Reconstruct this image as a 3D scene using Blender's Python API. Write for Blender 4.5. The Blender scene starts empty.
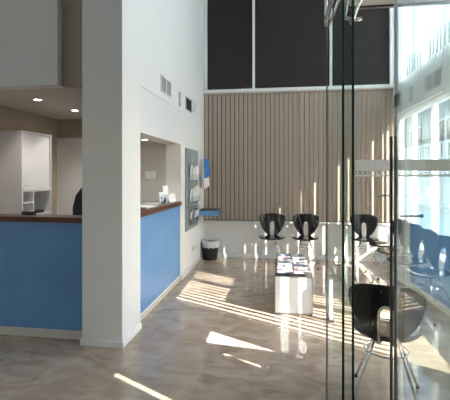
import bpy, bmesh, math, random
from mathutils import Vector, Matrix
random.seed(7)
S = bpy.context.scene
COL = S.collection
PI = math.pi

# ------------------------------------------------------------------ materials
def mat(name, col=(.8,.8,.8), rough=.5, metal=0.0, spec=.5, noise=None, bump=None, coat=0, trans=0):
    m = bpy.data.materials.new(name); m.use_nodes = True
    nt = m.node_tree; b = nt.nodes['Principled BSDF']
    b.inputs['Base Color'].default_value = (*col, 1)
    b.inputs['Roughness'].default_value = rough
    b.inputs['Metallic'].default_value = metal
    b.inputs['Specular IOR Level'].default_value = spec
    b.inputs['Coat Weight'].default_value = coat
    if noise or bump:
        tc = nt.nodes.new('ShaderNodeTexCoord')
        n = nt.nodes.new('ShaderNodeTexNoise'); n.inputs['Scale'].default_value = (noise or bump)[0]
        n.inputs['Detail'].default_value = 6
        nt.links.new(tc.outputs['Object'], n.inputs['Vector'])
        if noise:
            r = nt.nodes.new('ShaderNodeValToRGB')
            a = noise[1]
            r.color_ramp.elements[0].position = .3; r.color_ramp.elements[1].position = .7
            r.color_ramp.elements[0].color = (*[c*(1-a) for c in col], 1)
            r.color_ramp.elements[1].color = (*[min(1, c*(1+a)) for c in col], 1)
            nt.links.new(n.outputs['Fac'], r.inputs['Fac']); nt.links.new(r.outputs['Color'], b.inputs['Base Color'])
        if bump:
            bp = nt.nodes.new('ShaderNodeBump'); bp.inputs['Strength'].default_value = bump[1]; bp.inputs['Distance'].default_value = .01
            nt.links.new(n.outputs['Fac'], bp.inputs['Height']); nt.links.new(bp.outputs['Normal'], b.inputs['Normal'])
    return m

def emis(name, col, st):
    m = bpy.data.materials.new(name); m.use_nodes = True; nt = m.node_tree
    b = nt.nodes['Principled BSDF']
    b.inputs['Base Color'].default_value = (*col, 1)
    b.inputs['Emission Color'].default_value = (*col, 1); b.inputs['Emission Strength'].default_value = st
    return m

def glass(name, tint, refl, haze=0.0):
    m = bpy.data.materials.new(name); m.use_nodes = True; nt = m.node_tree
    nt.nodes.remove(nt.nodes['Principled BSDF'])
    out = nt.nodes['Material Output']
    t = nt.nodes.new('ShaderNodeBsdfTransparent'); t.inputs['Color'].default_value = (*tint, 1)
    g = nt.nodes.new('ShaderNodeBsdfGlossy'); g.inputs['Roughness'].default_value = 0.0
    g.inputs['Color'].default_value = (.95, 1, 1, 1)
    mx = nt.nodes.new('ShaderNodeMixShader'); mx.inputs['Fac'].default_value = refl
    nt.links.new(t.outputs[0], mx.inputs[1]); nt.links.new(g.outputs[0], mx.inputs[2])
    last = mx
    if haze > 0:
        d = nt.nodes.new('ShaderNodeBsdfDiffuse'); d.inputs['Color'].default_value = (.8,.82,.82,1)
        m2 = nt.nodes.new('ShaderNodeMixShader'); m2.inputs['Fac'].default_value = haze
        nt.links.new(mx.outputs[0], m2.inputs[1]); nt.links.new(d.outputs[0], m2.inputs[2]); last = m2
    nt.links.new(last.outputs[0], out.inputs['Surface'])
    return m

def translucent(name, col, mix):
    m = bpy.data.materials.new(name); m.use_nodes = True; nt = m.node_tree
    nt.nodes.remove(nt.nodes['Principled BSDF']); out = nt.nodes['Material Output']
    d = nt.nodes.new('ShaderNodeBsdfDiffuse'); d.inputs['Color'].default_value = (*col, 1)
    t = nt.nodes.new('ShaderNodeBsdfTranslucent'); t.inputs['Color'].default_value = (*col, 1)
    mx = nt.nodes.new('ShaderNodeMixShader'); mx.inputs['Fac'].default_value = mix
    nt.links.new(d.outputs[0], mx.inputs[1]); nt.links.new(t.outputs[0], mx.inputs[2]); nt.links.new(mx.outputs[0], out.inputs['Surface'])
    return m

def floor_mat():
    m = bpy.data.materials.new('polished_stone'); m.use_nodes = True; nt = m.node_tree; b = nt.nodes['Principled BSDF']
    tc = nt.nodes.new('ShaderNodeTexCoord')
    n1 = nt.nodes.new('ShaderNodeTexNoise'); n1.inputs['Scale'].default_value = 3.4; n1.inputs['Detail'].default_value = 9; n1.inputs['Distortion'].default_value = 1.2
    mp = nt.nodes.new('ShaderNodeMapping'); mp.inputs['Rotation'].default_value = (0,0,-.75); mp.inputs['Scale'].default_value = (1,1.8,1)
    nt.links.new(tc.outputs['Object'], mp.inputs['Vector']); nt.links.new(mp.outputs['Vector'], n1.inputs['Vector'])
    r = nt.nodes.new('ShaderNodeValToRGB'); cr = r.color_ramp
    cr.elements[0].position = .3; cr.elements[0].color = (.33,.248,.188,1)
    cr.elements[1].position = .75; cr.elements[1].color = (.56,.455,.375,1)
    e = cr.elements.new(.5); e.color = (.44,.345,.272,1)
    nt.links.new(n1.outputs['Fac'], r.inputs['Fac'])
    br = nt.nodes.new('ShaderNodeTexBrick'); br.offset = 0; br.inputs['Scale'].default_value = 1
    br.inputs['Brick Width'].default_value = .6; br.inputs['Row Height'].default_value = .6
    br.inputs['Mortar Size'].default_value = .0025; br.inputs['Color1'].default_value = (1,1,1,1)
    br.inputs['Color2'].default_value = (.88,.88,.88,1); br.inputs['Mortar'].default_value = (.72,.70,.68,1)
    nt.links.new(tc.outputs['Object'], br.inputs['Vector'])
    mx = nt.nodes.new('ShaderNodeMix'); mx.data_type = 'RGBA'; mx.blend_type = 'MULTIPLY'; mx.inputs['Factor'].default_value = 1
    nt.links.new(r.outputs['Color'], mx.inputs['A']); nt.links.new(br.outputs['Color'], mx.inputs['B'])
    nt.links.new(mx.outputs['Result'], b.inputs['Base Color'])
    b.inputs['Roughness'].default_value = .07
    b.inputs['IOR'].default_value = 1.65
    return m

def wood_mat(name, c0, c1, rough=.3):
    m = bpy.data.materials.new(name); m.use_nodes = True; nt = m.node_tree; b = nt.nodes['Principled BSDF']
    tc = nt.nodes.new('ShaderNodeTexCoord'); mp = nt.nodes.new('ShaderNodeMapping'); mp.inputs['Scale'].default_value = (22, 2, 22)
    n = nt.nodes.new('ShaderNodeTexNoise'); n.inputs['Scale'].default_value = 2; n.inputs['Detail'].default_value = 5
    r = nt.nodes.new('ShaderNodeValToRGB'); r.color_ramp.elements[0].color = (*c0,1); r.color_ramp.elements[1].color = (*c1,1)
    r.color_ramp.elements[0].position = .3; r.color_ramp.elements[1].position = .7
    nt.links.new(tc.outputs['Object'], mp.inputs['Vector']); nt.links.new(mp.outputs['Vector'], n.inputs['Vector'])
    nt.links.new(n.outputs['Fac'], r.inputs['Fac']); nt.links.new(r.outputs['Color'], b.inputs['Base Color'])
    b.inputs['Roughness'].default_value = rough
    return m

def cover_mat(name, cols, sc):
    m = bpy.data.materials.new(name); m.use_nodes = True; nt = m.node_tree; b = nt.nodes['Principled BSDF']
    tc = nt.nodes.new('ShaderNodeTexCoord')
    v = nt.nodes.new('ShaderNodeTexVoronoi'); v.inputs['Scale'].default_value = sc; v.distance = 'CHEBYCHEV'
    nt.links.new(tc.outputs['Object'], v.inputs['Vector'])
    sep = nt.nodes.new('ShaderNodeSeparateColor'); nt.links.new(v.outputs['Color'], sep.inputs[0])
    r = nt.nodes.new('ShaderNodeValToRGB'); r.color_ramp.interpolation = 'CONSTANT'
    els = r.color_ramp.elements
    for i, c in enumerate(cols):
        p = i/len(cols)
        e = els[i] if i < 2 else els.new(p)
        e.position = p; e.color = (*c, 1)
    nt.links.new(sep.outputs[0], r.inputs['Fac']); nt.links.new(r.outputs['Color'], b.inputs['Base Color'])
    b.inputs['Roughness'].default_value = .25
    return m

M = dict(
    wall=mat('white_plaster', (.81,.80,.79), .6, bump=(60,.05)),
    wallback=mat('pale_grey_plaster', (.72,.71,.70), .55, bump=(60,.05)),
    shutter=mat('cool_white_laminate', (.76,.78,.82), .35),
    tan=mat('tan_plaster', (.44,.37,.29), .7, bump=(60,.05)),
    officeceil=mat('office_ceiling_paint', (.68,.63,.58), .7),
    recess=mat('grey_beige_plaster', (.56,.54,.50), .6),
    trim=mat('white_gloss_paint', (.82,.82,.82), .3),
    frame=mat('white_aluminium', (.80,.80,.80), .35),
    blue=mat('blue_laminate', (.135,.315,.60), .22, noise=(3,.06)),
    kick=mat('cream_kickboard', (.62,.60,.54), .4),
    wood=wood_mat('dark_red_wood', (.075,.028,.016), (.15,.06,.035)),
    slat=mat('beige_blind_fabric', (.52,.43,.358), .8, noise=(40,.05)),
    dark=mat('dark_blind', (.058,.050,.048), .7, spec=.2),
    white=mat('white_melamine', (.74,.74,.76), .4),
    gloss=mat('white_gloss_panel', (.80,.83,.85), .12),
    black=mat('black_gloss_shell', (.012,.012,.014), .10, coat=.6),
    blackm=mat('black_plastic', (.015,.015,.017), .45),
    fabric=mat('black_fabric', (.012,.012,.014), .85, bump=(300,.2)),
    chrome=mat('chrome', (.80,.81,.82), .12, 1.0),
    steel=mat('brushed_steel', (.52,.52,.52), .32, 1.0),
    bronze=mat('dark_metal', (.10,.085,.08), .3, .9),
    grey=mat('grey_board', (.27,.30,.32), .45),
    greyp=mat('grey_plastic', (.45,.47,.49), .4),
    liner=mat('bin_liner', (.70,.72,.76), .35, bump=(30,.6)),
    paper=mat('paper', (.85,.85,.84), .6),
    soffit=mat('soffit_paint', (.78,.74,.70), .6),
    cloth=mat('blue_cloth', (.05,.21,.58), .7),
    clothw=mat('white_cloth', (.82,.82,.82), .8),
    hole=mat('grille_shadow', (.05,.055,.06), .8),
    edge=mat('green_glass_edge', (.008,.035,.030), .15),
    ground=mat('pale_paving', (.22,.218,.21), .8, noise=(2,.08)),
    parapet=mat('sunlit_tone_render', (.80,.80,.76), .8),  # parapet stands in shade; sunlit brightness is put into its colour
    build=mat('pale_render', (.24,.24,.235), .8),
    brick=mat('brick_red_render', (.36,.20,.15), .8),
    floor=floor_mat(),
    glass=glass('window_glass', (.96,.98,.97), .05),
    leafglass=glass('door_glass', (.88,.93,.92), .26, .02),
    paneglass=glass('clear_panel_glass', (.97,.99,.98), .012),
    greenglass=glass('green_tinted_glass', (.93,.96,.95), .03),
    greenglass2=glass('deep_green_tinted_glass', (.84,.91,.885), .04),
    frost=translucent('frosted_film', (.95,.94,.93), .5),
    clear=glass('clear_acrylic', (.92,.94,.95), .06),
    slatw=translucent('translucent_white_blind', (.72,.79,.84), .6),
    slatr=translucent('white_blind_fabric', (.70,.70,.68), .15),
    lamp=emis('lamp_glow', (1,.90,.74), 14),
)

# ------------------------------------------------------------------ helpers
def obj(name, bm, m, parent=None, smooth=False, bevel=0, loc=None):
    me = bpy.data.meshes.new(name); bmesh.ops.recalc_face_normals(bm, faces=bm.faces[:]); bm.to_mesh(me); bm.free()
    me.materials.append(M[m] if isinstance(m, str) else m)
    if smooth:
        for p in me.polygons: p.use_smooth = True
    o = bpy.data.objects.new(name, me); COL.objects.link(o)
    if parent: o.parent = parent
    if loc is not None: o.location = loc
    if bevel:
        b = o.modifiers.new('Bevel', 'BEVEL'); b.width = bevel; b.segments = 2; b.limit_method = 'ANGLE'
    return o
def BM(): return bmesh.new()
def bx(bm, x0, x1, y0, y1, z0, z1, mtx=None):
    vs = [bm.verts.new((x, y, z)) for x in (x0,x1) for y in (y0,y1) for z in (z0,z1)]
    for f in ((0,1,3,2),(4,6,7,5),(0,4,5,1),(2,3,7,6),(0,2,6,4),(1,5,7,3)):
        bm.faces.new([vs[i] for i in f])
    if mtx is not None: bmesh.ops.transform(bm, matrix=mtx, verts=vs)
    return bm
def box(*a): return bx(BM(), *a)
def tube(bm, pts, r, seg=10, closed=False):
    pts = [Vector(p) for p in pts]; n = len(pts); rings = []
    up = None
    for i, p in enumerate(pts):
        if closed: t = (pts[(i+1)%n]-pts[i-1]).normalized()
        else: t = (pts[min(i+1,n-1)]-pts[max(i-1,0)]).normalized()
        if up is None:
            up = Vector((0,0,1)) if abs(t.z) < .9 else Vector((1,0,0))
        a = t.cross(up).normalized(); b = a.cross(t).normalized(); up = b
        rr = r[i] if isinstance(r, (list,tuple)) else r
        rings.append([bm.verts.new(p + a*math.cos(2*PI*k/seg)*rr + b*math.sin(2*PI*k/seg)*rr) for k in range(seg)])
    for i in range(n if closed else n-1):
        A, B = rings[i], rings[(i+1)%n]
        for k in range(seg):
            bm.faces.new((A[k], A[(k+1)%seg], B[(k+1)%seg], B[k]))
    if not closed:
        bm.faces.new(rings[0][::-1]); bm.faces.new(rings[-1])
    return bm
def lathe(bm, prof, seg=28, c=(0,0,0), cap=True):
    rings = []
    for r, z in prof:
        rings.append([bm.verts.new((c[0]+r*math.cos(2*PI*k/seg), c[1]+r*math.sin(2*PI*k/seg), c[2]+z)) for k in range(seg)])
    for A, B in zip(rings, rings[1:]):
        for k in range(seg): bm.faces.new((A[k], A[(k+1)%seg], B[(k+1)%seg], B[k]))
    if cap: bm.faces.new(rings[0][::-1]); bm.faces.new(rings[-1])
    return bm
def prism(bm, poly, d, axis='x', at=0):
    def P(a, b, t): return {'x': (t,a,b), 'y': (a,t,b), 'z': (a,b,t)}[axis]
    A = [bm.verts.new(P(a,b,at)) for a,b in poly]; B = [bm.verts.new(P(a,b,at+d)) for a,b in poly]
    bm.faces.new(A); bm.faces.new(B[::-1]); n = len(poly)
    for i in range(n): bm.faces.new((A[i], B[i], B[(i+1)%n], A[(i+1)%n]))
    return bm
def tag(o, label, cat, group=None):
    o['label'] = label; o['category'] = cat
    if group: o['group'] = group
    return o
def thing(name, label, cat, loc=(0,0,0), rz=0, group=None):
    o = bpy.data.objects.new(name, None); COL.objects.link(o); o.empty_display_size = .1
    o.location = loc; o.rotation_euler = (0,0,rz)
    return tag(o, label, cat, group)
def struct(name, bm, m, bevel=0, parent=None):
    o = obj(name, bm, m, parent, bevel=bevel)
    if not parent: o['kind'] = 'structure'
    return o
def dup(root, loc, rz, label, group=None):
    r = root.copy(); COL.objects.link(r); r.location = loc; r.rotation_euler = (0,0,rz); r['label'] = label
    if group: r['group'] = group
    for ch in list(root.children):
        c = ch.copy(); COL.objects.link(c); c.parent = r
        for g in list(ch.children):
            d = g.copy(); COL.objects.link(d); d.parent = c
    return r

# ------------------------------------------------------------------ main dimensions
XL, XR, YB, ZC = -1.42, 1.95, 7.05, 5.1
YF = -1.3               # front of the hall behind the camera
PX0, PX1, PY0, PY1 = -1.744, -1.37, 3.22, 3.66     # pillar
OY1 = 5.40              # far end of the counter opening
ZT = 3.03               # transom height

# ------------------------------------------------------------------ room shell
struct('floor', box(-4.2, XR+.1, YF-.1, YB+.15, -.12, 0), 'floor')
struct('ceiling', box(-4.2, XR+.1, YF-.1, YB+.15, ZC, ZC+.1), 'wall')
# left wall: pier (pillar), over the opening, beyond the opening, recess
bm = BM()
bx(bm, XL-.22, XL, OY1, YB, 0, ZC)
bx(bm, XL-.22, XL, PY1, OY1, 1.935, 1.95)
bx(bm, XL-.22, XL-.012, PY1, OY1, 1.95, 2.41)
bx(bm, XL-.22, XL, PY1, OY1, 2.41, ZC)
struct('wall_left', bm, 'wall')
struct('wall_pillar', box(PX0, PX1, PY0, PY1, 0, ZC), 'wall', .004)
bm = BM()
bx(bm, PX0-.014, PX1+.014, PY0-.014, PY0, 0, .055); bx(bm, PX1, PX1+.014, PY0, PY1, 0, .055); bx(bm, PX0-.014, PX0, PY0, 3.318, 0, .055)
struct('baseboard_pillar', bm, 'trim', .003)
struct('baseboard_left', box(XL, XL+.012, OY1+.002, YB, 0, .08), 'trim', .003)
struct('trim_2', box(XL-.0115, XL+.002, PY1+.004, OY1-.004, 1.953, 2.405), 'shutter', .002)
# front fascia over the left counter and the wall above it
struct('wall_fascia', box(-4.2, -2.04, 3.32, 3.46, 2.33, ZC), 'wall')
struct('trim_1', box(-2.04, PX0, 3.40, 3.46, 2.33, ZC), 'tan')
bm = BM()
bx(bm, -4.2, -.9, YF-.1, YF, 0, ZC); bx(bm, -.4, XR+.1, YF-.1, YF, 0, ZC); bx(bm, -.9, -.4, YF-.1, YF, 2.2, ZC)  # narrow opening added behind the camera as fill light for the pillar front
struct('wall_front', bm, 'wall')
struct('sun_block_slab', box(-5.5, 5.5, YF-3.6, YF-.12, 2.7, 2.85), 'wall')  # unseen slab added to keep direct sun out of the front opening
struct('wall_far_left', box(-4.2, -3.31, 3.32, OY1+.12, 0, 2.36), 'tan')
struct('wall_side', box(-4.3, -4.2, YF-.1, 3.46, 0, ZC), 'wall')
struct('wall_office', box(-4.2, XL-.22, OY1, OY1+.12, 0, 2.6), 'tan')
struct('ceiling_office', box(-4.2, XL-.22, 3.46, OY1, 2.33, 2.40), 'officeceil')
bm = BM(); bx(bm, -1.965, XL-.22, PY1, OY1-.012, 1.95, 2.33)
struct('ceiling_recess', bm, 'recess')
struct('wall_recess', box(-2.02, XL-.22, OY1-.012, OY1, 0, 1.95), 'recess')

# back wall: sill wall, window frame
struct('wall_back', box(-4.2, XR+.1, YB, YB+.15, 0, .66), 'wallback')
struct('baseboard_back', box(XL+.013, XR-.014, YB-.012, YB, 0, .07), 'trim', .003)
bm = BM()
bx(bm, -4.2, XL, YB, YB+.15, .66, ZC); bx(bm, XL, XR+.1, YB+.10, YB+.15, .66, ZC)
struct('wall_back_upper', bm, 'dark')
win = struct('window_1', box(XL, XR, YB+.02, YB+.08, ZT-.03, ZT+.04), 'frame', .004)
bm = BM()
def backx(px):      # X on the back wall plane seen under an image column
    l = (px-225)/390; c, s = math.cos(math.radians(8.3)), math.sin(math.radians(8.3))
    return (l*c-s)/(l*s+c)*YB
for px, w in ((205.5,.05),(253.5,.045),(331,.045),(392,.07)):
    x = backx(px); bx(bm, x-w/2, x+w/2, YB+.0, YB+.075, ZT+.04, ZC)
obj('mullion', bm, 'frame', win, bevel=.004)
obj('sill', box(XL, XR, YB-.035, YB+.04, .64, .665), 'frame', win, bevel=.004)
obj('transom', box(XL, XR, YB-.03, YB+.02, ZT-.035, ZT+.03), 'frame', win, bevel=.006)
obj('glazing', box(XL, XR, YB+.085, YB+.09, .67, ZC), 'dark', win)

# dark blinds in the three upper windows
def venetian(px0, px1, label):
    x0, x1 = backx(px0), backx(px1)
    t = thing('venetian_blind', label, 'blind', ((x0+x1)/2, YB+.04, ZT+.05), 0, 'dark blinds in the upper windows')
    w = (x1-x0)/2-.006; bm = BM()
    n = 58
    for i in range(n):
        z = .05+i*.034
        mt = Matrix.Translation((0,0,z)) @ Matrix.Rotation(math.radians(62), 4, 'X')
        bx(bm, -w, w, -.0195, .0195, -.0012, .0012, mt)
    obj('slats', bm, 'dark', t)
    obj('bottom_rail', box(-w, w, -.014, .014, .008, .030), 'dark', t)
    bm = BM()
    for x in (-w*.62, w*.62): tube(bm, [(x,-.021,.02),(x,-.021,2.0)], .0016, 5)
    obj('cord', bm, 'blackm', t)
venetian(207.8, 252.0, 'narrow dark slatted blind in the leftmost upper window')
venetian(255.2, 329.3, 'wide dark slatted blind in the middle upper window')
venetian(332.8, 390.0, 'dark slatted blind in the upper window behind the glass screen')

# beige vertical blinds below
def vblind(x0, x1, label, seed):
    t = thing('vertical_blind', label, 'blind', ((x0+x1)/2, YB-.012, .68), 0, 'beige vertical blinds on the back wall')
    rnd = random.Random(seed); bm = BM(); w = (x1-x0)/2; p = .080; n = int((x1-x0)/p)
    for i in range(n):
        x = -w + (i+.5)*(2*w/n)
        a = math.radians(-21)
        mt = Matrix.Translation((x,-.03,0)) @ Matrix.Rotation(a, 4, 'Z')
        # shallow curved slat
        k = 4; A = []; B = []
        for j in range(k+1):
            u = -.039+.078*j/k; v = .007*(1-(2*j/k-1)**2)
            A.append(bm.verts.new(mt @ Vector((u,v,0)))); B.append(bm.verts.new(mt @ Vector((u,v,2.28))))
        for j in range(k): bm.faces.new((A[j],A[j+1],B[j+1],B[j]))
    s = obj('slats', bm, 'slat', t, smooth=True)
    obj('headrail', box(-w, w, -.055, -.005, 2.285, 2.315), 'slat', t)
    bm = BM()
    tube(bm, [(-w,-.085,.012),(w,-.085,.012)], .003, 5)
    obj('bottom_chain', bm, 'blackm', t)
xm = backx(298.5)
vblind(XL+.012, xm-.02, 'beige vertical blind, left half, behind the two chairs', 3)
vblind(xm+.02, XR-.012, 'beige vertical blind, right half, seen partly through the glass', 4)
obj('blind_post', box(xm-.018, xm+.018, YB-.02, YB+.03, .665, ZT-.035), 'slat', win, bevel=.003)

# right wall with glazing
bm = BM(); X0, X1 = XR, XR+.1
def rw(y0, y1, z0, z1): bx(bm, X0, X1, y0, y1, z0, z1)
ZS, ZH = .45, 2.47
rw(YF, YB+.15, 0, ZS); rw(YF, YB+.15, ZH, ZT)
rw(YF, .95, ZS, ZH); rw(.95, 1.055, ZS, 1.0); rw(1.055, 1.83, ZS, ZH)
rw(1.83, 1.912, ZS, 1.45); rw(1.83, 1.912, 1.86, ZH); rw(1.912, 1.945, ZS, ZH)  # unseen slit shaped to cast a thin sun sliver on the floor
rw(1.945, 2.24, ZS, 1.45); rw(1.945, 2.24, 2.0, ZH); rw(2.24, 2.70, ZS, ZH)
rw(4.16, 4.90, ZS, ZH); rw(6.99, YB+.15, ZS, ZC); rw(YF, 1.5, ZT, ZC); rw(6.88, 6.99, ZT, ZC); rw(1.5, YB, ZC-.15, ZC)
prism(bm, [(1.945,1.45),(2.24,1.45),(1.945,1.98)], .02, 'x', XR+.06)  # unseen plate added outside to slant the edge of a sun patch
struct('wall_right', bm, 'wallback')
def rwin(n, y0, y1, z0, z1, mull):
    b = BM(); f = .04
    bx(b, X0+.02, X0+.08, y0, y1, z0, z0+f); bx(b, X0+.02, X0+.08, y0, y1, z1-f, z1)
    bx(b, X0+.02, X0+.08, y0, y0+f, z0+f, z1-f); bx(b, X0+.02, X0+.08, y1-f, y1, z0+f, z1-f)
    w = struct('window_%d' % n, b, 'frame', .003)
    b = BM()
    for y, mw in mull: bx(b, X0+.02, X0+.08, y-mw/2, y+mw/2, z0+f, z1-f)
    if mull: obj('mullion', b, 'frame', w)
    obj('glazing', box(X0+.047, X0+.052, y0+f, y1-f, z0+f, z1-f), 'glass', w)
rwin(2, 2.70, 4.16, ZS, ZH, [(3.70,.12)])
rwin(3, 4.90, 6.99, ZS, ZH, [(5.50,.07),(6.3,.05)])
rwin(4, 1.5, 6.88, ZT, ZC-.15, [(2.6,.06),(3.7,.06),(4.8,.06),(5.9,.06)])
def sblind(y0, y1, z0, z1, ang, w, p, m, label):
    t = thing('vertical_blind', label, 'blind', (XR-.07, (y0+y1)/2, z0), 0, 'vertical blinds along the right wall')
    b = BM(); h = (y1-y0)/2; n = int((y1-y0)/p)
    for i in range(n):
        y = -h+(i+.5)*(2*h/n)
        bx(b, -w/2, w/2, -.001, .001, 0, z1-z0-.03, Matrix.Translation((0,y,0)) @ Matrix.Rotation(ang, 4, 'Z'))
    obj('slats', b, m, t)
    obj('headrail', box(-.02, .02, -h, h, z1-z0-.03, z1-z0), 'frame', t)
sblind(2.70, 4.16, .70, ZH+.05, math.radians(0), .102, .104, 'slatr', 'white vertical blind in the right wall window nearest the entrance, slats turned open')
sblind(4.92, 6.28, .47, ZH+.05, math.radians(71), .084, .098, 'slatr', 'white vertical blind in the right wall window behind the row of chairs')
sblind(6.31, 6.94, .47, ZH+.05, math.radians(73), .070, .098, 'slatr', 'narrow white vertical blind in the right wall window bay next to the back corner')
sblind(1.4, 6.94, ZT-.16, ZC-.16, math.radians(80), .127, .115, 'slatw', 'closed white vertical blind in the bright high window of the right wall')

# entrance ceiling and soffit at upper right
struct('ceiling_entrance', box(.33, XR, .2, 2.02, 2.34, 2.75), 'soffit', .004)
struct('trim_3', box(.33, XR, 2.02, 2.04, 2.332, 2.75), 'bronze')

# ------------------------------------------------------------------ reception counters
t = thing('reception_counter', 'blue reception counter left of the pillar, with dark wood top', 'counter', (-2.54, 3.32, 0))
lx0, lx1 = -3.305+2.54, PX0-.002+2.54
obj('front_panel', box(lx0, lx1, 0, .03, .082, 1.062), 'blue', t, bevel=.002)
obj('kickboard', box(lx0, lx1-.014, .004, .03, 0, .080), 'kick', t)
obj('worktop', box(lx0, lx1, -.02, .20, 1.064, 1.114), 'wood', t, bevel=.003)
obj('inner_panel', box(lx0, lx1, .17, .19, 0, 1.062), 'white', t)
t = thing('reception_counter', 'blue reception counter right of the pillar, set in the wall opening', 'counter', (XL, (PY1+OY1)/2, 0))
hy = (OY1-PY1)/2-.003
obj('front_panel', box(-.035, -.005, -hy, hy, .085, 1.066), 'blue', t, bevel=.002)
obj('kickboard', box(-.030, -.012, -hy, hy, 0, .064), 'kick', t)
obj('base_strip', box(-.035, -.002, -hy, hy, .064, .085), 'trim', t)
obj('worktop', box(-.40, .012, -hy, hy, 1.068, 1.13), 'wood', t, bevel=.004)
obj('end_trim', box(-.035, -.003, hy-.03, hy, .087, 1.064), 'trim', t)

# items on the right counter
def holder(x, y, z, rz, label, hh, n):
    t = thing('leaflet_holder', label, 'leaflet holder', (x,y,z), rz, 'leaflet holders on the counter')
    b = BM(); bx(b, -.06, .06, -.045, .045, 0, .006); bx(b, -.06, .06, .03, .034, .006, hh*.85); bx(b, -.06, .06, -.034, -.031, .006, hh*.45)
    obj('stand', b, 'clear', t)
    return t
CT = 1.131
holder(-1.60, 5.26, CT, math.radians(60), 'clear leaflet holder at the far end of counter, tall white leaflets', .2, 4)
holder(-1.52, 5.02, CT, math.radians(60), 'low clear leaflet holder nearer the pillar on the wood counter', .13, 3)
def leaf(x, y, z, rz, w, h, m, label, tilt=8, cat='leaflet', group='leaflets on the reception counter', name='leaflet', th=.004):
    o = obj(name, box(-w/2, w/2, -th/2, th/2, 0, h), m, loc=(x,y,z)); o.rotation_euler = (math.radians(-tilt), 0, rz)
    return tag(o, label, cat, group)
mc = [cover_mat('cover_a', [(.8,.8,.85),(.22,.25,.36),(.75,.72,.8),(.40,.25,.26)], 9),
      cover_mat('cover_b', [(.85,.85,.86),(.4,.42,.52),(.9,.88,.9),(.05,.05,.06),(.65,.66,.75)], 11),
      cover_mat('cover_c', [(.75,.66,.68),(.85,.85,.9),(.04,.04,.05),(.48,.5,.62)], 8),
      cover_mat('cover_d', [(.8,.83,.9),(.5,.32,.32),(.82,.8,.78),(.15,.16,.25)], 10),
      cover_mat('cover_e', [(.35,.48,.47),(.8,.82,.86),(.75,.75,.8),(.05,.05,.07)], 9)]
c60 = math.radians(60)
leaf(-1.592, 5.255, CT+.010, c60, .10, .21, 'paper', 'tall white leaflet standing in the far holder on counter', 6)
leaf(-1.575, 5.03, CT+.010, c60, .105, .13, 'paper', 'low white leaflet in the near holder on the counter', 6)
leaf(-1.50, 5.30, CT+.001, c60, .09, .11, 'paper', 'small white card standing at the far right end of counter', 14)
leaf(-1.48, 5.16, CT+.001, c60, .10, .10, 'paper', 'white card standing on counter between the two holders', 14)
leaf(-1.50, 4.86, CT+.001, c60, .085, .09, mc[1], 'patterned small card leaning at the near end of leaflet group', 14)
b = BM()
for i in range(4): bx(b, -.105, .105, -.148, .148, i*.004, i*.004+.0035, Matrix.Rotation(random.uniform(-.12,.12),4,'Z'))
tag(obj('paper_stack', b, 'paper', loc=(-1.56, 4.25, CT)), 'low stack of white papers on the wood counter near pillar', 'papers')
b = BM()
for i in range(3): bx(b, -.105, .105, -.148, .148, i*.006, i*.006+.005, Matrix.Rotation(.2+random.uniform(-.1,.1),4,'Z'))
tag(obj('magazine_stack', b, 'greyp', loc=(-1.60, 4.62, CT)), 'grey stack of brochures lying on counter before the leaflet holders', 'brochures')

# light switch on recess wall
t = thing('light_switch', 'white double light switch on the recess wall above counter', 'switch', (-1.87, OY1-.012, 1.50))
obj('plate', box(-.075, .075, -.010, 0, -.055, .055), 'trim', t, bevel=.003)
for x in (-.036, .036): obj('rocker', box(x-.024, x+.024, -.016, -.010, -.034, .034), 'trim', t, bevel=.002)

# ------------------------------------------------------------------ office behind the counter
t = thing('cupboard', 'tall white office cupboard with roller door and open cubbies', 'cupboard', (-3.0, 4.455, 0))
def P(nm, m, *a, **k): return obj(nm, box(*a), m, t, **k)
D0, D1 = -.295, .295     # along Y
P('side_panel', 'white', -.30, 0, D0, D0+.02, 0, 2.0, bevel=.002)
P('side_panel', 'white', -.30, 0, D1-.02, D1, 0, 2.0, bevel=.002)
P('top_panel', 'white', -.30, .004, D0-.004, D1+.004, 2.0, 2.022, bevel=.002)
P('back_panel', 'white', -.309, -.30, D0, D1, 0, 2.0)
d = P('roller_door', 'white', -.03, -.008, D0+.022, D1-.035, 1.34, 1.998)
obj('door_rail', box(-.03, .004, D0+.022, D1-.022, 1.318, 1.338), 'trim', d)
obj('handle', box(.0, .012, D0+.06, D0+.12, 1.372, 1.380), 'steel', d)
P('shelf', 'white', -.30, -.002, D0+.02, D1-.02, 1.296, 1.316)
P('shelf', 'white', -.30, -.002, D0+.02, -.08, 1.16, 1.175)
P('shelf', 'white', -.30, -.002, D0+.02, D1-.02, 1.00, 1.02)
P('divider', 'white', -.30, -.002, -.08, -.065, 1.02, 1.296)
P('base_door', 'white', -.02, 0, D0+.022, D1-.022, .06, .99)
o = obj('desk_phone', bx(box(-.09,.09,-.08,.08,0,.03), -.088,-.04,-.075,.075,.03,.06), 'blackm', bevel=.006, loc=(-3.12, 4.56, 1.022))
tag(o, 'small black telephone inside the open niche of white cupboard', 'telephone')
t = thing('whiteboard', 'large grey white board on the office back wall behind cupboard', 'whiteboard', (-2.80, OY1-.005, 0))
obj('panel', box(-.5, .42, -.012, 0, .75, 2.03), 'white', t); 
b = BM(); bx(b, -.505, .425, -.018, 0, 2.03, 2.045); bx(b, .42, .43, -.018, 0, .75, 2.03); bx(b, -.51,-.5,-.018,0,.75,2.03); bx(b,-.5,.42,-.018,0,.735,.75)
obj('frame', b, 'frame', t)
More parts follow.
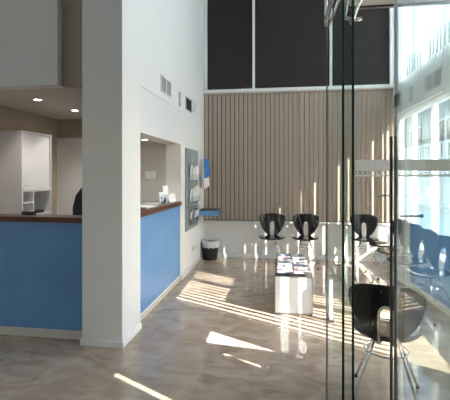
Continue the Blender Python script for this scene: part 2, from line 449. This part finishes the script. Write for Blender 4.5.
# office chair
t = thing('office_chair', 'black office chair behind counter, half hidden by the pillar', 'chair', (-2.26, 4.25, 0), math.radians(8))
b = BM(); n = 16; A = []; Bv = []
pr = [(-.20,.62),(-.235,.85),(-.235,1.10),(-.20,1.25),(-.13,1.345),(-.05,1.38),(.05,1.38),(.13,1.345),(.20,1.25),(.235,1.10),(.235,.85),(.20,.62)]
prism(b, pr, .07, 'y', .2)
obj('backrest', b, 'fabric', t, bevel=.02)
obj('seat', box(-.24,.24,-.26,.2,.44,.53), 'fabric', t, bevel=.03)
b = BM(); tube(b, [(0,0,.12),(0,0,.45)], .03, 12); obj('column', b, 'steel', t)
b = BM(); tube(b, [(0,.2,.47),(0,.30,.50),(0,.28,.75)], .02, 8); obj('back_bar', b, 'blackm', t)
b = BM()
for k in range(5):
    a = 2*PI*k/5; tube(b, [(0,0,.12),(.28*math.cos(a),.28*math.sin(a),.075)], [.028,.018], 8)
obj('star_base', b, 'blackm', t)
for k in range(5):
    a = 2*PI*k/5; b = BM(); lathe(b, [(.02,-.0),(.032,.01),(.032,.05),(.02,.06)], 12, (.28*math.cos(a),.28*math.sin(a),0)); obj('castor', b, 'blackm', t)
tag(obj('stapler', bx(bx(BM(),-.07,.07,-.018,.018,0,.015),-.07,.06,-.016,.016,.018,.034), 'blackm', bevel=.004, loc=(-2.42, 3.455, 1.114)), 'small dark stapler on the rear edge of left counter', 'stapler')

def downlight(x, y, z, label):
    t = thing('downlight', label, 'light', (x,y,z), 0, 'recessed ceiling spotlights')
    b = BM(); lathe(b, [(.036,-.004),(.050,-.006),(.052,-.001),(.036,-.0005)], 24, cap=False); obj('ring', b, 'trim', t, smooth=True)
    b = BM(); lathe(b, [(.035,-.003),(.035,-.001)], 20); obj('bulb', b, 'lamp', t)
    ld = bpy.data.lights.new('downlight_beam', 'SPOT'); ld.energy = 5; ld.spot_size = 2.0; ld.spot_blend = .6; ld.color = (1,.95,.89); ld.shadow_soft_size = .04
    lo = bpy.data.objects.new('downlight_beam', ld); COL.objects.link(lo); lo.location = (0,0,-.02); lo.parent = t
downlight(-2.66, 3.95, 2.33, 'round lit ceiling spotlight above the white cupboard')
downlight(-2.63, 4.68, 2.33, 'round lit ceiling spotlight farther back near the pillar')
downlight(-1.72, 4.75, 1.95, 'round lit spotlight in the low soffit above leaflet counter')

# ------------------------------------------------------------------ left wall fittings
def grille(y0, y1, z0, z1, label, dark, cols):
    t = thing('vent_grille', label, 'vent', (XL, (y0+y1)/2, (z0+z1)/2), 0, 'air vents on the left wall')
    a, h = (y1-y0)/2, (z1-z0)/2
    obj('backing', box(.001, .004, -a, a, -h, h), 'hole', t)
    b = BM(); f = .012
    bx(b, .001,.014,-a-f,a+f,h,h+f); bx(b, .001,.014,-a-f,a+f,-h-f,-h); bx(b,.001,.014,-a-f,-a,-h,h); bx(b,.001,.014,a,a+f,-h,h)
    if cols == 2: bx(b, .001,.014,-.016,.016,-h,h)
    obj('frame', b, 'trim' if not dark else 'greyp', t)
    b = BM(); n = 9
    for i in range(n):
        z = -h+(i+.5)*2*h/n
        bx(b, -.001, .001, -a, a, -.010 if not dark else -.005, .010 if not dark else .005, Matrix.Translation((.0085,0,z)) @ Matrix.Rotation(math.radians(35),4,'Y'))
    m = 5
    for i in range(1, m*cols): bx(b, .004,.011, -a+i*2*a/(m*cols)-.0025, -a+i*2*a/(m*cols)+.0025, -h, h)
    obj('louvres', b, 'blackm' if dark else 'greyp', t)
grille(4.46, 4.86, 2.50, 2.68, 'double white louvred vent high on left wall above shutter panel', False, 2)
grille(5.66, 6.00, 2.49, 2.66, 'dark square vent high on left wall nearer the blinds', True, 1)
t = thing('sensor', 'narrow grey sensor on the left wall between the two vents', 'sensor', (XL, 5.30, 2.56))
obj('case', box(-.001,.02,-.03,.03,-.10,.10), 'greyp', t, bevel=.004); obj('lens', box(.02,.023,-.015,.015,-.03,.02), 'trim', t)
t = thing('alarm_box', 'small white box on left wall just beyond the dark vent', 'box', (XL, 6.12, 2.62))
obj('case', box(-.001,.045,-.035,.035,-.09,.09), 'trim', t, bevel=.005); obj('front_cover', box(.045,.05,-.025,.025,-.07,.04), 'greyp', t)
t = thing('socket', 'white double socket low on left wall near the bin', 'socket', (XL, 6.15, .32))
obj('plate', box(-.001,.010,-.07,.07,-.043,.043), 'trim', t, bevel=.003)
for y in (-.034,.034): obj('outlet', box(.010,.012,y-.02,y+.02,-.022,.022), 'greyp', t)
# brochure board
t = thing('brochure_board', 'tall grey board with three leaflet racks on the left wall', 'board', (XL, 6.02, 0))
obj('panel', box(.0005, .022, -.40, .42, .66, 1.90), 'grey', t, bevel=.004)
b = BM()
for i, w in enumerate((.20,.13)): bx(b, .0222, .0235, -.05, -.05+w*1.4, 1.76-i*.04, 1.775-i*.04)
obj('lettering', b, 'greyp', t)
rows = [1.42, 1.08, .75]
for z in rows:
    b = BM(); bx(b, .022, .075, -.26, .36, z-.012, z); bx(b, .071, .075, -.26, .36, z, z+.09)
    bx(b, .022,.075,-.262,-.258,z-.012,z+.09); bx(b,.022,.075,.358,.362,z-.012,z+.09)
    obj('rack', b, 'clear', t)
words = [['top','middle','bottom'],['nearest','second','third','farthest']]
for r, z in enumerate(rows):
    for k in range(4):
        y = 6.02 + (-.185+k*.158)
        if r == 2 and k == 1: continue
        h = random.uniform(.20,.26)
        m = ['paper',mc[1],'paper',mc[3],mc[2],'paper'][(r*2+k*5+k)%6]
        o = obj('leaflet', box(.003,.006+.004*(k%3),-.066,.066,0,h), m, loc=(XL+.03+.004*(k%2), y, z+.001))
        o.rotation_euler = (0, math.radians(6), 0)
        tag(o, 'leaflet in the %s rack of the grey board, %s from the counter' % (words[0][r], words[1][k]), 'leaflet', 'leaflets in the wall racks')
# hanging blue and white cloth
t = thing('hook_rail', 'small white hook on left wall corner holding the blue cloth', 'hook', (XL, 6.72, 1.76))
obj('plate', box(-.001,.012,-.03,.03,-.03,.03), 'trim', t, bevel=.003)
b = BM(); tube(b, [(.012,0,0),(.05,0,-.012),(.075,0,.0),(.08,0,.02)], .006, 8); obj('hook', b, 'chrome', t)
def drape(x, y, z0, z1, w, m, name, lab, cat, fx, parent=None):
    b = BM(); nu, nv = 10, 12; g = []
    for j in range(nv+1):
        v = j/nv; row = []
        for i in range(nu+1):
            u = i/nu-.5
            ww = w*(.55+.45*min(1,v*1.6))
            row.append(b.verts.new((fx+.022*math.sin(u*13+v*2)*(.4+v)+.05*u, u*ww, z0+(z1-z0)*v + .02*math.sin(u*6)*v)))
        g.append(row)
    for j in range(nv):
        for i in range(nu): b.faces.new((g[j][i],g[j][i+1],g[j+1][i+1],g[j+1][i]))
    o = obj(name, b, m, parent, smooth=True, loc=None if parent else (x,y,0))
    o.modifiers.new('Solid','SOLIDIFY').thickness = .006
    if not parent: tag(o, lab, cat)
    return o
t = thing('hanging_cloth', 'blue and white cloth hanging from the hook near beige blinds', 'cloth', (XL+.075, 6.72, 0))
drape(0,0,1.78,1.46,.20,'cloth','blue_cloth','', '', .03, t)
drape(0,0,1.62,1.28,.22,'clothw','white_cloth','', '', .012, t)
# blue shelf
t = thing('wall_shelf', 'small blue shelf with dark top on left wall above bin', 'shelf', (XL, 6.60, 0))
obj('body', box(-.001,.335,-.02,.25,.80,.885), 'blue', t, bevel=.003)
obj('top', box(.001,.345,-.03,.26,.886,.905), 'bronze', t, bevel=.002)
# bin
t = thing('waste_bin', 'black mesh waste bin with pale liner in the corner', 'bin', (-1.255, 6.83, 0))
b = BM(); lathe(b, [(.115,0),(.118,.01),(.148,.30),(.151,.31),(.147,.31),(.143,.30),(.112,.014)], 32); obj('body', b, 'blackm', t, smooth=True)
b = BM(); prof = []
rings = []
for j in range(5):
    r = [.156,.159,.162,.158,.146][j]; z = [.225,.27,.325,.345,.30][j]
    rings.append([b.verts.new(((r+.004*math.sin(k*3.1+j))*math.cos(2*PI*k/32),(r+.004*math.sin(k*3.1+j))*math.sin(2*PI*k/32), z+.012*math.sin(k*2.3)*(j==0))) for k in range(32)])
for A,B2 in zip(rings,rings[1:]):
    for k in range(32): b.faces.new((A[k],A[(k+1)%32],B2[(k+1)%32],B2[k]))
obj('liner', b, 'liner', t, smooth=True)

# ------------------------------------------------------------------ chairs
def interp(tab, z):
    for (a,b),(c,d) in zip(tab, tab[1:]):
        if a <= z <= c:
            u = (z-a)/(c-a); u = u*u*(3-2*u)*.35+u*.65; return b+(d-b)*u
    return tab[-1][1] if z > tab[-1][0] else tab[0][1]
def make_chair(label, loc, rz):
    t = thing('waiting_chair', label, 'chair', loc, rz, 'black shell waiting chairs')
    # backrest: shield with an arched slot. chair faces -Y
    Wt = [(0,.054),(.025,.096),(.06,.131),(.10,.163),(.15,.195),(.21,.222),(.27,.238),(.31,.238),(.34,.230),(.36,.210),(.375,.170),(.383,.11),(.386,.04)]
    St = [(0,.026),(.08,.036),(.18,.037)]
    rowsz = [0,.02,.04,.065,.09,.12,.15,.18,.20,.22,.235,.247,.254,.258,.2581,.27,.29,.31,.325,.34,.352,.363,.372,.379,.384,.386]
    def slot(z):
        if z <= .18: return interp(St, z)
        if z >= .258: return 0
        return .037*math.sqrt(max(0, 1-((z-.18)/.078)**2))
    def pos(x, z):
        return Vector((x, .20 + .20*z - .95*x*x*(.5+z*1.3), .452+z*.985))
    b = BM(); nc = 9; grid = []
    for z in rowsz:
        W, s = interp(Wt, z)*.93, slot(z)
        R = [b.verts.new(pos(s+(W-s)*i/nc, z)) for i in range(nc+1)]
        L = [b.verts.new(pos(-(s+(W-s)*i/nc), z)) for i in range(nc+1)]
        grid.append((R, L))
    for (R0,L0),(R1,L1) in zip(grid, grid[1:]):
        for i in range(nc):
            b.faces.new((R0[i],R0[i+1],R1[i+1],R1[i])); b.faces.new((L0[i+1],L0[i],L1[i],L1[i+1]))
    bmesh.ops.remove_doubles(b, verts=b.verts[:], dist=.0004)
    o = obj('backrest', b, 'black', t, smooth=True)
    s = o.modifiers.new('Solid','SOLIDIFY'); s.thickness = .011; s.offset = 0
    # seat
    b = BM(); rings = []; nk = 36
    def sup(k, r, zz):
        a = 2*PI*k/nk; c, s_ = math.cos(a), math.sin(a); e = 2/2.7
        x = .225*r*math.copysign(abs(c)**e, c); y = .215*r*math.copysign(abs(s_)**e, s_)
        x *= 1-.22*max(0, y/.215)
        return (x, y-.02, zz + .012*(x/.225)**2 - .03*max(0,-y/.215-.55))
    for r, zz in ((.02,.448),(.55,.449),(.9,.454),(1,.461),(1.0,.468),(.96,.473),(.6,.466),(.02,.464)):
        rings.append([b.verts.new(sup(k, r, zz)) for k in range(nk)])
    for A,B2 in zip(rings, rings[1:]):
        for k in range(nk): b.faces.new((A[k],A[(k+1)%nk],B2[(k+1)%nk],B2[k]))
    b.faces.new(rings[0][::-1]); b.faces.new(rings[-1])
    obj('seat', b, 'black', t, smooth=True)
    # chrome arched back support in the slot
    b = BM(); pts = [(.044,.05,.438),(.044,.17,.437),(.042,.208,.448)]
    for z in (.04,.09,.14,.185):
        q = pos(.043,z); pts.append((.043, q.y+.010, q.z))
    for k in range(1,8):
        a = PI*k/8; q = pos(0,.185+.066*math.sin(a)); pts.append((.043*math.cos(a), q.y+.012, q.z))
    pts2 = pts + [(-x,y,z) for x,y,z in pts[:7][::-1]]
    tube(b, pts2, .0085, 10); obj('back_support', b, 'chrome', t, smooth=True)
    b = BM(); tube(b, [(.138*math.cos(2*PI*k/40), .138*math.sin(2*PI*k/40)-.02, .325) for k in range(40)], .006, 8, True); obj('ring', b, 'chrome', t, smooth=True)
    for sx in (-1,1):
        for sy in (-1,1):
            b = BM(); tube(b, [(sx*.055,sy*.055-.02,.446),(sx*.0976,sy*.0976-.02,.325),(sx*.205,sy*.205-.02,.012)], .008, 8)
            l = obj('leg', b, 'chrome', t, smooth=True)
            b = BM(); lathe(b, [(.011,0),(.012,.012),(.009,.02)], 10, (sx*.206,sy*.206-.02,0)); obj('foot', b, 'blackm', l)
    return t
NEAR = (.690, 2.74, 0)
c0 = make_chair('nearest black shell chair, seen from behind through the glass screen', NEAR, math.radians(166))
dup(c0, (-.165, 6.56, 0), math.radians(0), 'black shell chair facing the room by the blinds, left of two')
dup(c0, (.385, 6.58, 0), math.radians(-6), 'black shell chair facing the room by the blinds, right of two')
dup(c0, (1.335, 6.60, 0), math.radians(-8), 'black shell chair under the blinds beyond the glass edge')
dup(c0, (1.54, 6.10, 0), math.radians(-76), 'farthest black shell chair of the row along right wall')
dup(c0, (1.54, 5.57, 0), math.radians(-64), 'second black shell chair from the blinds along right wall')
dup(c0, (1.53, 5.01, 0), math.radians(-55), 'third black shell chair from the blinds along right wall')
dup(c0, (1.56, 4.44, 0), math.radians(-53), 'nearest black shell chair of the row along right wall')

# ------------------------------------------------------------------ magazine table
TX, TY0, TY1, TW, TH = .125, 4.24, 5.42, .2, .41
t = thing('magazine_table', 'low white magazine table with glossy end panels', 'table', (TX, (TY0+TY1)/2, 0))
hl = (TY1-TY0)/2
for s in (-1, 1):
    a, bb = sorted((s*hl, s*(hl-.022)))
    p = obj('end_panel', box(-TW+.006, TW-.006, a, bb, .022, TH-.012), 'gloss', t, bevel=.002)
    b = BM(); bx(b, -TW, -TW+.006, a-.003, bb+.003, .012, TH-.01); bx(b, TW-.006, TW, a-.003, bb+.003, .012, TH-.01); bx(b,-TW,TW,a-.003,bb+.003,.012,.022)
    obj('edging', b, 'steel', p)
obj('top', box(-TW, TW, -hl, hl, TH-.012, TH), 'steel', t, bevel=.003)
obj('lip', box(-TW, -TW+.008, -hl, hl, TH, TH+.03), 'bronze', t)
obj('shelf', box(-TW+.008, TW-.008, -hl+.022, hl-.022, .14, .155), 'gloss', t)
for sx in (-1,1):
    for sy in (-1,1):
        b = BM(); lathe(b, [(.013,0),(.013,.013)], 12, (sx*(TW-.02), sy*(hl-.015), 0)); obj('foot', b, 'blackm', t)
cols2 = ['left','right']; rowsn = ['first','second','third','fourth','fifth','sixth']
for r in range(6):
    for c in range(2):
        k = r*2+c
        th = .012+.006*random.random()
        o = obj('magazine', bx(box(-.085,.085,-.115,.115,0,th), -.085,.085,-.115,.115,th,th+.002), mc[k%5], bevel=.001,
                loc=(TX-.092+c*.188, TY0+.13+r*.185, TH+.004))
        o.rotation_euler = (math.radians(-7), 0, random.uniform(-.06,.06)); o.location.z = TH+.016
        tag(o, 'magazine on the low table, %s row from the camera, %s column' % (rowsn[r], cols2[c]), 'magazine', 'magazines on the low table')
# slim stand
t = thing('floor_stand', 'slim grey upright stand on the floor right of magazine table', 'stand', (.495, 4.12, 0))
obj('upright', box(-.018,.018,-.03,.03,.02,.43), 'grey', t, bevel=.003)
obj('base', box(-.024,.03,-.045,.045,0,.02), 'blackm', t, bevel=.003); obj('cap', box(-.024,.024,-.036,.036,.43,.45), 'steel', t, bevel=.004)

# ------------------------------------------------------------------ glass doors and screens
def pane(t, p0, p1, z0, z1, th, m, name='glass', parent=None):
    p0, p1 = Vector(p0), Vector(p1); d = p1-p0; L = d.length; a = math.atan2(d.y, d.x)
    mt = Matrix.Translation((p0.x, p0.y, 0)) @ Matrix.Rotation(a, 4, 'Z')
    return obj(name, bx(BM(), 0, L, -th/2, th/2, z0, z1, mt), m, parent or t)
def edge(t, p0, p1, z0, z1, th, at0, name='polished_edge', m='edge', w=.004):
    p0, p1 = Vector(p0), Vector(p1); d = p1-p0; L = d.length; a = math.atan2(d.y, d.x)
    mt = Matrix.Translation((p0.x, p0.y, 0)) @ Matrix.Rotation(a, 4, 'Z')
    x = (-w, 0) if at0 else (L, L+w)
    return obj(name, bx(BM(), x[0], x[1], -th/2, th/2, z0, z1, mt), m, t)
# folding leaves seen edge on
A0, A1 = (.2176,1.45), (.228,2.05)
t = thing('glass_door_leaf', 'green edged clear glass door leaf, the left of the two seen edge on', 'glass door', (0,0,0), 0, 'glass door leaves at the entrance')
pane(t, A0, A1, .012, 2.29, .010, 'greenglass'); edge(t, A0, A1, .012, 2.29, .008, True); 
edge(t, A0, A1, .012, 2.29, .008, False, m='greyp', w=.001)
b = BM(); tube(b, [(A0[0],A0[1],2.30),(A1[0],A1[1],2.30)], .012, 10); obj('top_rail', b, 'chrome', t, smooth=True)
b = BM(); tube(b, [(A1[0]+.012,A1[1],2.27),(.262,1.70,2.31)], .007, 8); tube(b, [(A1[0]-.004,A1[1],2.26),(A1[0]-.004,A1[1],2.42)], .008, 8); obj('hinge_arm', b, 'chrome', t, smooth=True)
b = BM(); tube(b, [(A0[0],A0[1]+.03,.006),(A1[0],A1[1],.006)], .006, 8); obj('bottom_rail', b, 'chrome', t)
D0_, D1_ = (.252,1.45), (.312,2.05)
t = thing('glass_door_leaf', 'green edged clear glass door leaf, right one of two seen edge on', 'glass door', (0,0,0), 0, 'glass door leaves at the entrance')
pane(t, D0_, D1_, .012, 2.29, .010, 'greenglass2'); edge(t, D0_, D1_, .012, 2.29, .008, True)
b = BM(); tube(b, [(D0_[0],D0_[1],2.30),(D1_[0],D1_[1],2.30)], .012, 10); obj('top_rail', b, 'chrome', t, smooth=True)
b = BM(); tube(b, [(.338,2.0,2.25),(.365,1.72,2.335)], .010, 8); tube(b, [(.335,2.0,2.27),(.39,2.0,2.27)], .010, 8); tube(b, [(.312,2.04,2.295),(.338,2.0,2.27)], .008, 8); obj('hinge_arm', b, 'chrome', t, smooth=True)
b = BM(); tube(b, [(D0_[0],D0_[1]+.03,.006),(D1_[0],D1_[1],.006)], .006, 8); obj('bottom_rail', b, 'chrome', t)
# fixed screen with frosted bands
t = thing('glass_screen', 'clear fixed glass screen with frosted band across, before the near chair', 'glass screen', (0,0,0))
g = obj('glass', box(.358, XR-.004, 2.025, 2.033, .01, 2.315), 'paneglass', t)
b = BM(); bx(b, .365, XR-.004, 2.0225, 2.0245, 1.520, 1.576); bx(b, .365, XR-.004, 2.0225, 2.0245, 1.492, 1.503)
obj('frosted_band', b, 'frost', t)
b = BM()
for i in range(70): bx(b, .37+i*.0226, .381+i*.0226, 2.0227, 2.0244, 1.508, 1.5155)
obj('frosted_dots', b, 'frost', t)
b = BM(); bx(b, .36, XR-.004, 2.018, 2.04, .001, .012); obj('floor_channel', b, 'steel', t)
# open door leaf near the camera, mirroring the left wall
Lf = lambda y: .3215-.0353*y
E0, E1 = (Lf(1.037), 1.037), (Lf(.12), .12)
t = thing('glass_door', 'large open reflective glass door at right with tall pull handle', 'glass door', (0,0,0))
pane(t, E0, E1, .012, 2.32, .010, 'leafglass')
edge(t, E0, E1, .012, 2.32, .008, True, m='greyp', w=.002)
hx, hy_ = Lf(1.03)-.006, 1.03
h = obj('pull_handle', tube(BM(), [(hx-.004,hy_+.012,.02),(hx-.004,hy_+.012,1.598)], .0035, 12), 'bronze', t, smooth=True)
b = BM(); tube(b, [(hx-.004,hy_+.01,1.448),(hx-.034,hy_+.0,1.448)], .0022, 8); tube(b, [(hx-.034,hy_,1.448),(hx-.039,hy_,1.448)], .004, 8); obj('standoff', b, 'chrome', h, smooth=True)
b = BM(); tube(b, [(hx+.012,hy_-.01,1.398),(hx+.063,hy_-.0,1.398)], .0026, 8); tube(b, [(hx+.060,hy_,1.398),(hx+.068,hy_,1.398)], .0045, 8); obj('standoff', b, 'bronze', h, smooth=True)
b = BM(); tube(b, [(E1[0],E1[1],.0),(E1[0],E1[1],2.34)], .012, 10); obj('hinge_post', b, 'steel', t)

# ------------------------------------------------------------------ outside
struct('ground', box(XR+.1, 60, -40, 60, -.25, -.13), 'ground')
t = thing('building', 'pale building with white railed balcony outside the right window', 'building', (4.0, 8.0, 0))
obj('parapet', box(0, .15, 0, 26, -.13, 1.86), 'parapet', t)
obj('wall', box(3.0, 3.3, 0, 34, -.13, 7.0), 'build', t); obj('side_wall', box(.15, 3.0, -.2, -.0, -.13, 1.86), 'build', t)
obj('roof', box(2.2, 3.6, -.2, 34, 7.0, 7.3), 'build', t)
obj('pier', box(-.05, .6, 0, .75, -.13, 3.3), 'brick', t)
for y in (5.0, 9.0, 13.0, 17.0, 21.0):
    w = obj('window', box(2.96, 2.998, y, y+1.8, 1.9, 3.9), 'dark', t)
    obj('window_frame', bx(bx(BM(), 2.93, 2.96, y-.08, y+1.88, 3.9, 3.98), 2.93, 2.96, y+.86, y+.94, 1.9, 3.9), 'frame', w)
b = BM(); bx(b, .02, .12, 0, 26, 2.30, 2.37)
bx(b, .05,.09,0,26,1.93,1.97)
obj('railing', b, 'frame', t)
for i in range(48): obj('baluster', bx(BM(), .055, .085, .85+i*.22, .90+i*.22, 1.86, 2.30), 'frame', t)
t = thing('wall_lamp', 'small dark lamp on the balcony parapet outside', 'lamp', (4.0, 9.4, 2.36))
b = BM(); tube(b, [(.07,.3,0),(.07,.3,.30),(.07,.0,.32)], .025, 8); obj('arm', b, 'bronze', t)
obj('lamp_head', box(.0,.14,.18,.42,.0,.06), 'bronze', t)

# ------------------------------------------------------------------ light
sd = bpy.data.lights.new('sun', 'SUN'); sd.energy = 9.0; sd.angle = .003; sd.color = (1,.93,.84)
so = bpy.data.objects.new('sun', sd); COL.objects.link(so)
so.rotation_euler = Vector((-1,.55,-.734)).to_track_quat('-Z','Y').to_euler()
w = bpy.data.worlds.new('world'); S.world = w; w.use_nodes = True; nt = w.node_tree
sk = nt.nodes.new('ShaderNodeTexSky'); sk.sky_type = 'NISHITA'; sk.sun_disc = False
sk.sun_elevation = math.radians(33); sk.sun_rotation = math.radians(119); sk.air_density = 1.0; sk.dust_density = 2
nt.links.new(sk.outputs[0], nt.nodes['Background'].inputs[0]); nt.nodes['Background'].inputs[1].default_value = .35

# ------------------------------------------------------------------ camera
cd = bpy.data.cameras.new('camera'); co = bpy.data.objects.new('camera', cd); COL.objects.link(co)
co.location = (0,0,1.5); co.rotation_euler = (PI/2, 0, math.radians(8.3))
cd.sensor_width = 36; cd.lens = 390/450*36; cd.shift_y = -25/450; cd.clip_start = .02
S.camera = co
S.view_settings.view_transform = 'Standard'; S.view_settings.look = 'None'; S.view_settings.gamma = 1
S.view_settings.use_curve_mapping = False; S.view_settings.exposure = 1.92
